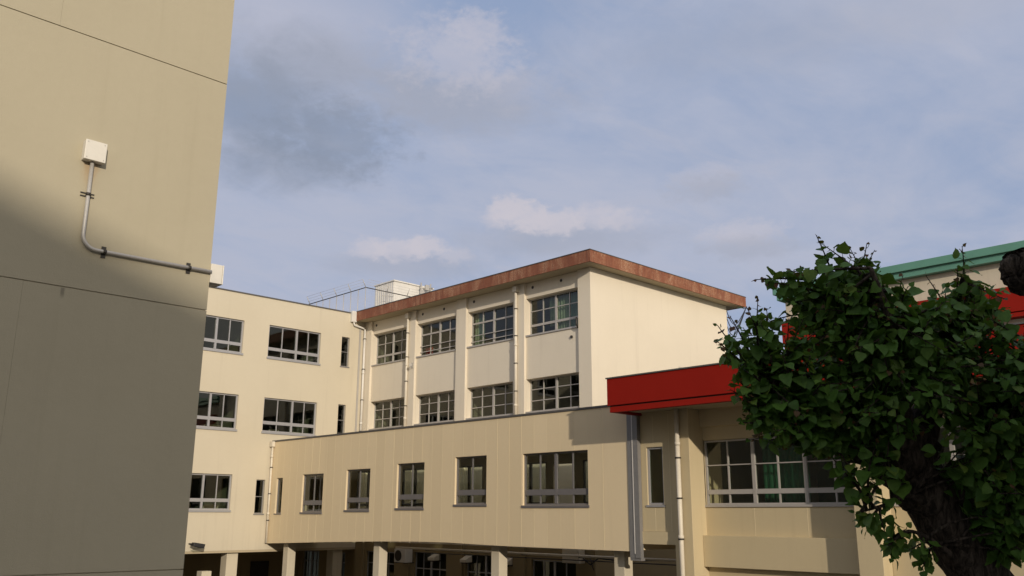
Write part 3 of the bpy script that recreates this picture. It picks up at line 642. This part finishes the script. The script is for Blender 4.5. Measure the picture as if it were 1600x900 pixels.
# ------------------------------------------------------------------ unseen block placed behind the viewpoint to shade the near wall and tree
e1 = Vector((-.35, .94, 0)).normalized(); e2 = Vector((-.94, -.35, 0)).normalized(); P0 = Vector((-19.3, -37.7, 0)); H0 = 23.2
OB = empty('tall_block', P0, 'tall plain block added behind the viewpoint, unseen, to cast shade', 'building')
def prism(a0, a1, b0, b1, z0, z1):
    q = [P0+e1*a+e2*b_ for a, b_ in ((a0, b0), (a1, b0), (a1, b1), (a0, b1))]
    return MB().add([(v.x, v.y, z) for z in (z0, z1) for v in q], [(0,3,2,1), (4,5,6,7), (0,1,5,4), (1,2,6,5), (2,3,7,6), (3,0,4,7)])
part(prism(-45, 30, 0, 12, 0, H0-.3), 'wall', M['block'], OB); part(prism(-45.2, 30.2, -.0, 12.2, H0-.299, H0), 'coping', M['coping'], OB)

# ------------------------------------------------------------------ tree (local frame: right, up, away)
TO = Vector((4.4875, 1.84, 5.27)); tr_ = Vector((math.sin(YAW), -math.cos(YAW), 0)); td = Vector((math.cos(YAW), math.sin(YAW), 0)); tu = Vector((0, 0, 1))
def T(a, b_, c_): return TO+tr_*a+tu*b_+td*c_
rnd = random.Random(5)
m, t, b = material('bark', .95, 0, .1)
p = t.n.new('ShaderNodeNewGeometry').outputs['Position']
n1 = t.noise(t.scalev(p, (38, 38, 9)), 1.0, 6, .7, .6); n2 = t.noise(p, 6, 3, .5)
t.l.new(t.mix(t.ramp(n1, .35, .7), (.018, .015, .012), (.115, .095, .078)), b.inputs['Base Color']); bump(t, b, n1, 1.0, .03); M['bark'] = m
def leafmat(name, ca, cb, cc):
    m = bpy.data.materials.new(name); m.use_nodes = True; t = NT(m.node_tree); b = t.n['Principled BSDF']
    isl = t.n.new('ShaderNodeNewGeometry').outputs['Random Per Island']
    p = t.n.new('ShaderNodeNewGeometry').outputs['Position']
    k = t.mix(t.ramp(isl, 0, .6, smooth=False), ca, cb); k = t.mix(t.ramp(isl, .82, 1, 0, .8), k, cc)
    k = t.mix(t.ramp(t.noise(p, 60, 3, .6), .35, .7, 0, .35), k, tuple(x*.6 for x in ca))
    t.l.new(k, b.inputs['Base Color']); b.inputs['Roughness'].default_value = .5; b.inputs['Specular IOR Level'].default_value = .22
    tl = t.n.new('ShaderNodeBsdfTranslucent'); t.l.new(t.mix(.5, k, (.16, .26, .02)), tl.inputs[0])
    mx = t.n.new('ShaderNodeMixShader'); mx.inputs[0].default_value = .25
    out = t.n['Material Output']; t.l.new(b.outputs[0], mx.inputs[1]); t.l.new(tl.outputs[0], mx.inputs[2]); t.l.new(mx.outputs[0], out.inputs[0])
    return m
M['leaf'] = leafmat('leaf', (.042, .108, .018), (.080, .168, .030), (.15, .22, .04))
M['young_leaf'] = leafmat('young_leaf', (.13, .05, .028), (.09, .055, .025), (.14, .07, .035))
TREE = empty('broadleaf_tree', T(1.5, -5.27, .9), 'pruned broadleaf tree with leaning dark trunk and bushy new shoots, in shade at right', 'tree')
def densify(pts, n=5):
    out = []
    for i in range(len(pts)-1):
        a, b_ = pts[max(i-1, 0)], pts[i]; c_, d_ = pts[i+1], pts[min(i+2, len(pts)-1)]
        for k in range(n):
            u = k/n
            out.append(tuple(.5*((2*b_[j])+(c_[j]-a[j])*u+(2*a[j]-5*b_[j]+4*c_[j]-d_[j])*u*u+(-a[j]+3*b_[j]-3*c_[j]+d_[j])*u**3) for j in range(4)))
    out.append(tuple(pts[-1])); return out
def limb(mb, pts, n=5, rough=.06, sides=14):
    q = densify(pts, n); mb.tube([T(*x[:3])+Vector((rnd.uniform(-1, 1), rnd.uniform(-1, 1), rnd.uniform(-1, 1)))*x[3]*.06 for x in q], [max(.003, x[3]) for x in q], sides, 0, True, rough); return q
random.seed(3)
trunk = [(1.5, -5.3, .9, .28), (1.4, -4.6, .88, .21), (1.15, -3.0, .75, .185), (.84, -1.86, .58, .165), (.57, -1.31, .35, .15), (.42, -1.06, .27, .14), (.25, -.8, .2, .13), (.1, -.58, .15, .14), (-.02, -.45, .09, .15), (-.10, -.36, .09, .12), (-.14, -.30, .09, .05)]
tk = MB(); limb(tk, trunk, 6, .07, 22)
for x, y, z, r_ in ((-.10, -.40, .05, .10), (.05, -.40, .08, .12), (.12, -.44, .16, .12)):   # burrs left by pruning
    bmx = bmesh.new(); bmesh.ops.create_icosphere(bmx, subdivisions=3, radius=r_)
    for v in bmx.verts: v.co *= 1+.16*math.sin(v.co.x*40+1)*math.sin(v.co.y*37)*math.sin(v.co.z*43+2)+rnd.uniform(-.05, .05)
    bmx.verts.ensure_lookup_table(); tk.add([T(x, y, z)+v.co for v in bmx.verts], [[v.index for v in f.verts] for f in bmx.faces], 0, True); bmx.free()
part(tk, 'trunk', M['bark'], TREE)
limbs = [
 [(-.05, -.44, .06, .11), (-.2, -.45, .03, .08), (-.33, -.42, 0, .06), (-.56, -.3, -.08, .035), (-.73, -.13, -.17, .015)],
 [(-.05, -.41, .1, .11), (-.08, -.15, .09, .06), (-.26, .19, -.05, .03), (-.39, .42, -.16, .010)],
 [(.07, -.47, .12, .11), (.24, -.17, .15, .06), (.34, .15, .07, .03), (.36, .42, -.06, .010)],
 [(.29, -.75, .19, .085), (.43, -.5, .02, .055), (.59, -.26, -.09, .04), (.71, -.03, -.2, .02)],
 [(-.04, -.41, 0, .10), (-.09, -.15, -.17, .05), (-.14, .13, -.29, .025), (-.25, .36, -.4, .010)],
 [(.30, -.85, .2, .05), (.52, -.8, .05, .03), (.66, -.72, -.05, .015), (.8, -.7, -.1, .008)],
 [(.16, -.72, .1, .04), (0, -.67, .02, .014), (-.14, -.72, -.02, .008), (-.26, -.75, -.04, .004)],
 [(.32, -1.03, .18, .03), (.14, -.9, .07, .012), (-.02, -.84, .01, .008), (-.12, -.9, 0, .004)]]
lm = MB(); sk = []
for L in limbs:
    q = limb(lm, L, 6, .05, 10); sk.append([x for x in q if x[3] < .075])
lm2 = MB(); limb(lm2, [(.98, -2.3, .66, .10), (1.05, -1.7, .42, .115), (1.08, -1.0, .0, .105), (.98, -.35, -.45, .10), (.74, .03, -.76, .10), (.48, .13, -.88, .11), (.30, .16, -.93, .115), (.15, .185, -.98, .098), (.09, .195, -1.0, .072), (.05, .205, -1.01, .042), (.022, .215, -1.01, .010)], 7, .15, 18)
part(lm2, 'limb', M['bark'], TREE); part(lm, 'limb', M['bark'], TREE)
twig = MB(); leaf = MB(); young = MB()
OUT = [(0, 0), (.14, -.01), (.33, .02), (.40, .06), (.50, .20), (.46, .30), (.47, .40), (.36, .52), (.34, .62), (.20, .74), (.09, .86), (0, .98)]
def add_leaf(mb, base, direction, nrm, size):
    d = direction.normalized(); x = d.cross(nrm).normalized(); n = x.cross(d).normalized()
    fold = rnd.uniform(.05, .32); droop = rnd.uniform(.0, .35); wav = rnd.uniform(-.08, .08); wd = rnd.uniform(.85, 1.1)
    vs = []; mid = []
    for (u, v) in OUT:
        for s_ in (-1, 1):
            uu = u*s_*wd*(1+rnd.uniform(-.05, .05)); h = abs(u)*fold-droop*v*v*.5+wav*math.sin(v*6+s_)
            vs.append(base+x*uu*size+d*v*size+n*h*size)
        mid.append(base+d*max(v, 0)*size+n*(-droop*v*v*.5)*size)
    k = len(OUT); allv = vs+mid; fs = []
    for i in range(k-1):
        fs.append((2*i, 2*i+2, 2*k+i+1, 2*k+i)); fs.append((2*i+3, 2*i+1, 2*k+i, 2*k+i+1))
    mb.add(allv, fs, 0, True)
def shoot(start, tip, n, size, curve=.12, tipyoung=.0, f0=.2):
    a = T(*start); b_ = T(*tip); side = Vector((rnd.uniform(-1, 1), rnd.uniform(-1, 1), rnd.uniform(-.2, 1)))*curve*(b_-a).length
    P = lambda u: a.lerp(b_, u)+side*math.sin(u*math.pi)*.6
    twig.tube([P(i/7) for i in range(8)], [.0075*(1-i/7)+.0016 for i in range(8)], 5)
    ph = rnd.uniform(0, 6)
    for i in range(n):
        u = f0+(1-f0)*(i+.5)/n; p_ = P(u); ax = (P(min(1, u+.05))-P(u-.05)).normalized(); ph += 2.4
        o = ax.orthogonal().normalized(); o = (Matrix.Rotation(ph, 3, ax) @ o)
        young_ = u > .80 and rnd.random() < tipyoung
        sz = size*(1-.55*max(0, u-.55)/.45)*rnd.uniform(.62, 1.25)*(.6 if young_ else 1)
        lp = p_-TO; la, lb, lc = lp.dot(tr_), lp.z, lp.dot(td)
        if lc < .22 and lb < -.46 and -.15 < la-(.42+(lb+1.06)*-.72) < .05: continue      # the pruned trunk is bare
        pd = (o*.9+ax*.6+Vector((0, 0, -.1))).normalized(); pl = sz*rnd.uniform(.35, .6); e = p_+pd*pl
        twig.tube([p_, p_+pd*pl*.5+Vector((0, 0, .004)), e], .0014, 4)
        d = (pd*.55+Vector((rnd.uniform(-.6, .6), rnd.uniform(-.6, .6), rnd.uniform(-1.1, .25)))).normalized()
        if u > .9: d = (ax*.4+pd*.5+Vector((0, 0, rnd.uniform(-.4, .3)))).normalized()
        nn = Vector((rnd.uniform(-1, 1), rnd.uniform(-1, 1), .9))+pd*.4-td*.35
        add_leaf(young if young_ else leaf, e, d, nn, sz)
def near(tip):
    best = None
    for q in sk:
        for x in q:
            d = sum((x[j]-tip[j])**2 for j in range(3))*(1.0 if x[1] < tip[1]+.05 else 1.8)
            d = abs(d**.5-.38)+rnd.uniform(0, .06)
            if best is None or d < best[0]: best = (d, x)
    return best[1][:3]
tips = [(-.44, .57, -.25), (-.39, .54, -.19), (-.25, .52, -.18), (-.19, .53, -.24), (-.15, .50, -.23), (.33, .55, -.14), (.30, .44, -.13), (-.77, .33, -.29), (-.69, .33, -.24), (-.97, .10, -.33), (-.98, .03, -.32), (-.82, .19, -.31), (-.53, .41, -.21), (-.01, .38, -.2), (.14, .40, -.12), (.45, .36, -.1), (-.88, -.23, -.25), (-.84, -.34, -.17), (-.73, -.40, -.1), (-.55, -.40, -.09), (-.32, -.50, -.06), (-.42, -.46, -.08), (-.62, -.40, -.2), (.44, .24, -.27), (.47, .07, -.33), (-.93, -.05, -.3), (-.87, -.15, -.25), (-.90, .15, -.3), (-.82, -.28, -.2), (-.76, .24, -.3), (-.60, .38, -.25)]
for tp in tips:
    s0 = near(tp); L = math.dist(s0, tp); shoot(s0, tp, max(10, int(L/.021)), .068, .10, .9, .15)
for tp in [(-.28, -.76, -.02), (-.25, -.82, 0), (-.16, -.73, -.03), (-.13, -.86, .01), (-.10, -.97, .04), (-.02, -.93, .03), (.04, -1.02, .05), (-.14, -.92, .02), (-.01, -.83, .05), (.07, -.98, .04)]:
    s0 = min((x for q in sk[-2:] for x in q), key=lambda x: abs(math.dist(x[:3], tp)-.14))[:3]; shoot(s0, tp, 9, .068, .1, .3, .25)
ell = [((-.03, .02, -.02), (.64, .36, .42), 90), ((-.55, -.08, -.16), (.42, .36, .28), 66), ((-.62, -.28, -.12), (.30, .20, .22), 34), ((.54, -.24, 0), (.34, .40, .40), 66), ((.66, -.62, -.02), (.26, .32, .3), 46), ((.56, -.80, -.02), (.2, .22, .25), 22), ((-.3, .24, -.16), (.38, .24, .28), 44), ((.28, .20, 0), (.38, .20, .3), 40), ((.1, -.20, -.28), (.50, .24, .15), 46), ((-.22, -.32, -.14), (.34, .14, .16), 30), ((.66, .12, -.1), (.26, .28, .3), 26), ((.42, -.55, -.1), (.22, .2, .12), 18)]
for cc, rr, n in ell:
    for k in range(n):
        v = Vector((rnd.gauss(0, 1), rnd.gauss(0, 1), rnd.gauss(0, 1))).normalized()*rnd.uniform(.55, 1.0)
        tp = (cc[0]+v.x*rr[0], cc[1]+v.y*rr[1], cc[2]+v.z*rr[2])
        if tp[0] < .2 and tp[1] < -.55: continue
        if tp[0] > .26 and tp[1] > .10-.15*(tp[0]-.26) and rnd.random() < .35: continue       # thinner on this side
        s0 = near(tp); L = math.dist(s0, tp)
        if L > .9: continue
        if tp[2] < .12 and tp[1] < -.5 and -.2 < tp[0]-(.42+(tp[1]+1.06)*-.72) < .08: continue      # nothing grows in front of the bare trunk
        shoot(s0, tp, max(9, int(L/.0205)), .070, .14, .2, .12)
for q in [(1.06, -1.3, .2), (1.08, -.9, -.05), (1.04, -.6, -.28), (.98, -.35, -.45), (.88, -.15, -.6), (.74, .03, -.76), (.60, .10, -.83)]:
    for k in range(4): shoot(q, (q[0]+rnd.uniform(.02, .42), q[1]+rnd.uniform(-.05, .5), q[2]+rnd.uniform(-.3, .3)), 10, .08, .14, .15, .12)
part(twig, 'twigs', M['bark'], TREE); part(leaf, 'foliage', M['leaf'], TREE); part(young, 'young_foliage', M['young_leaf'], TREE)
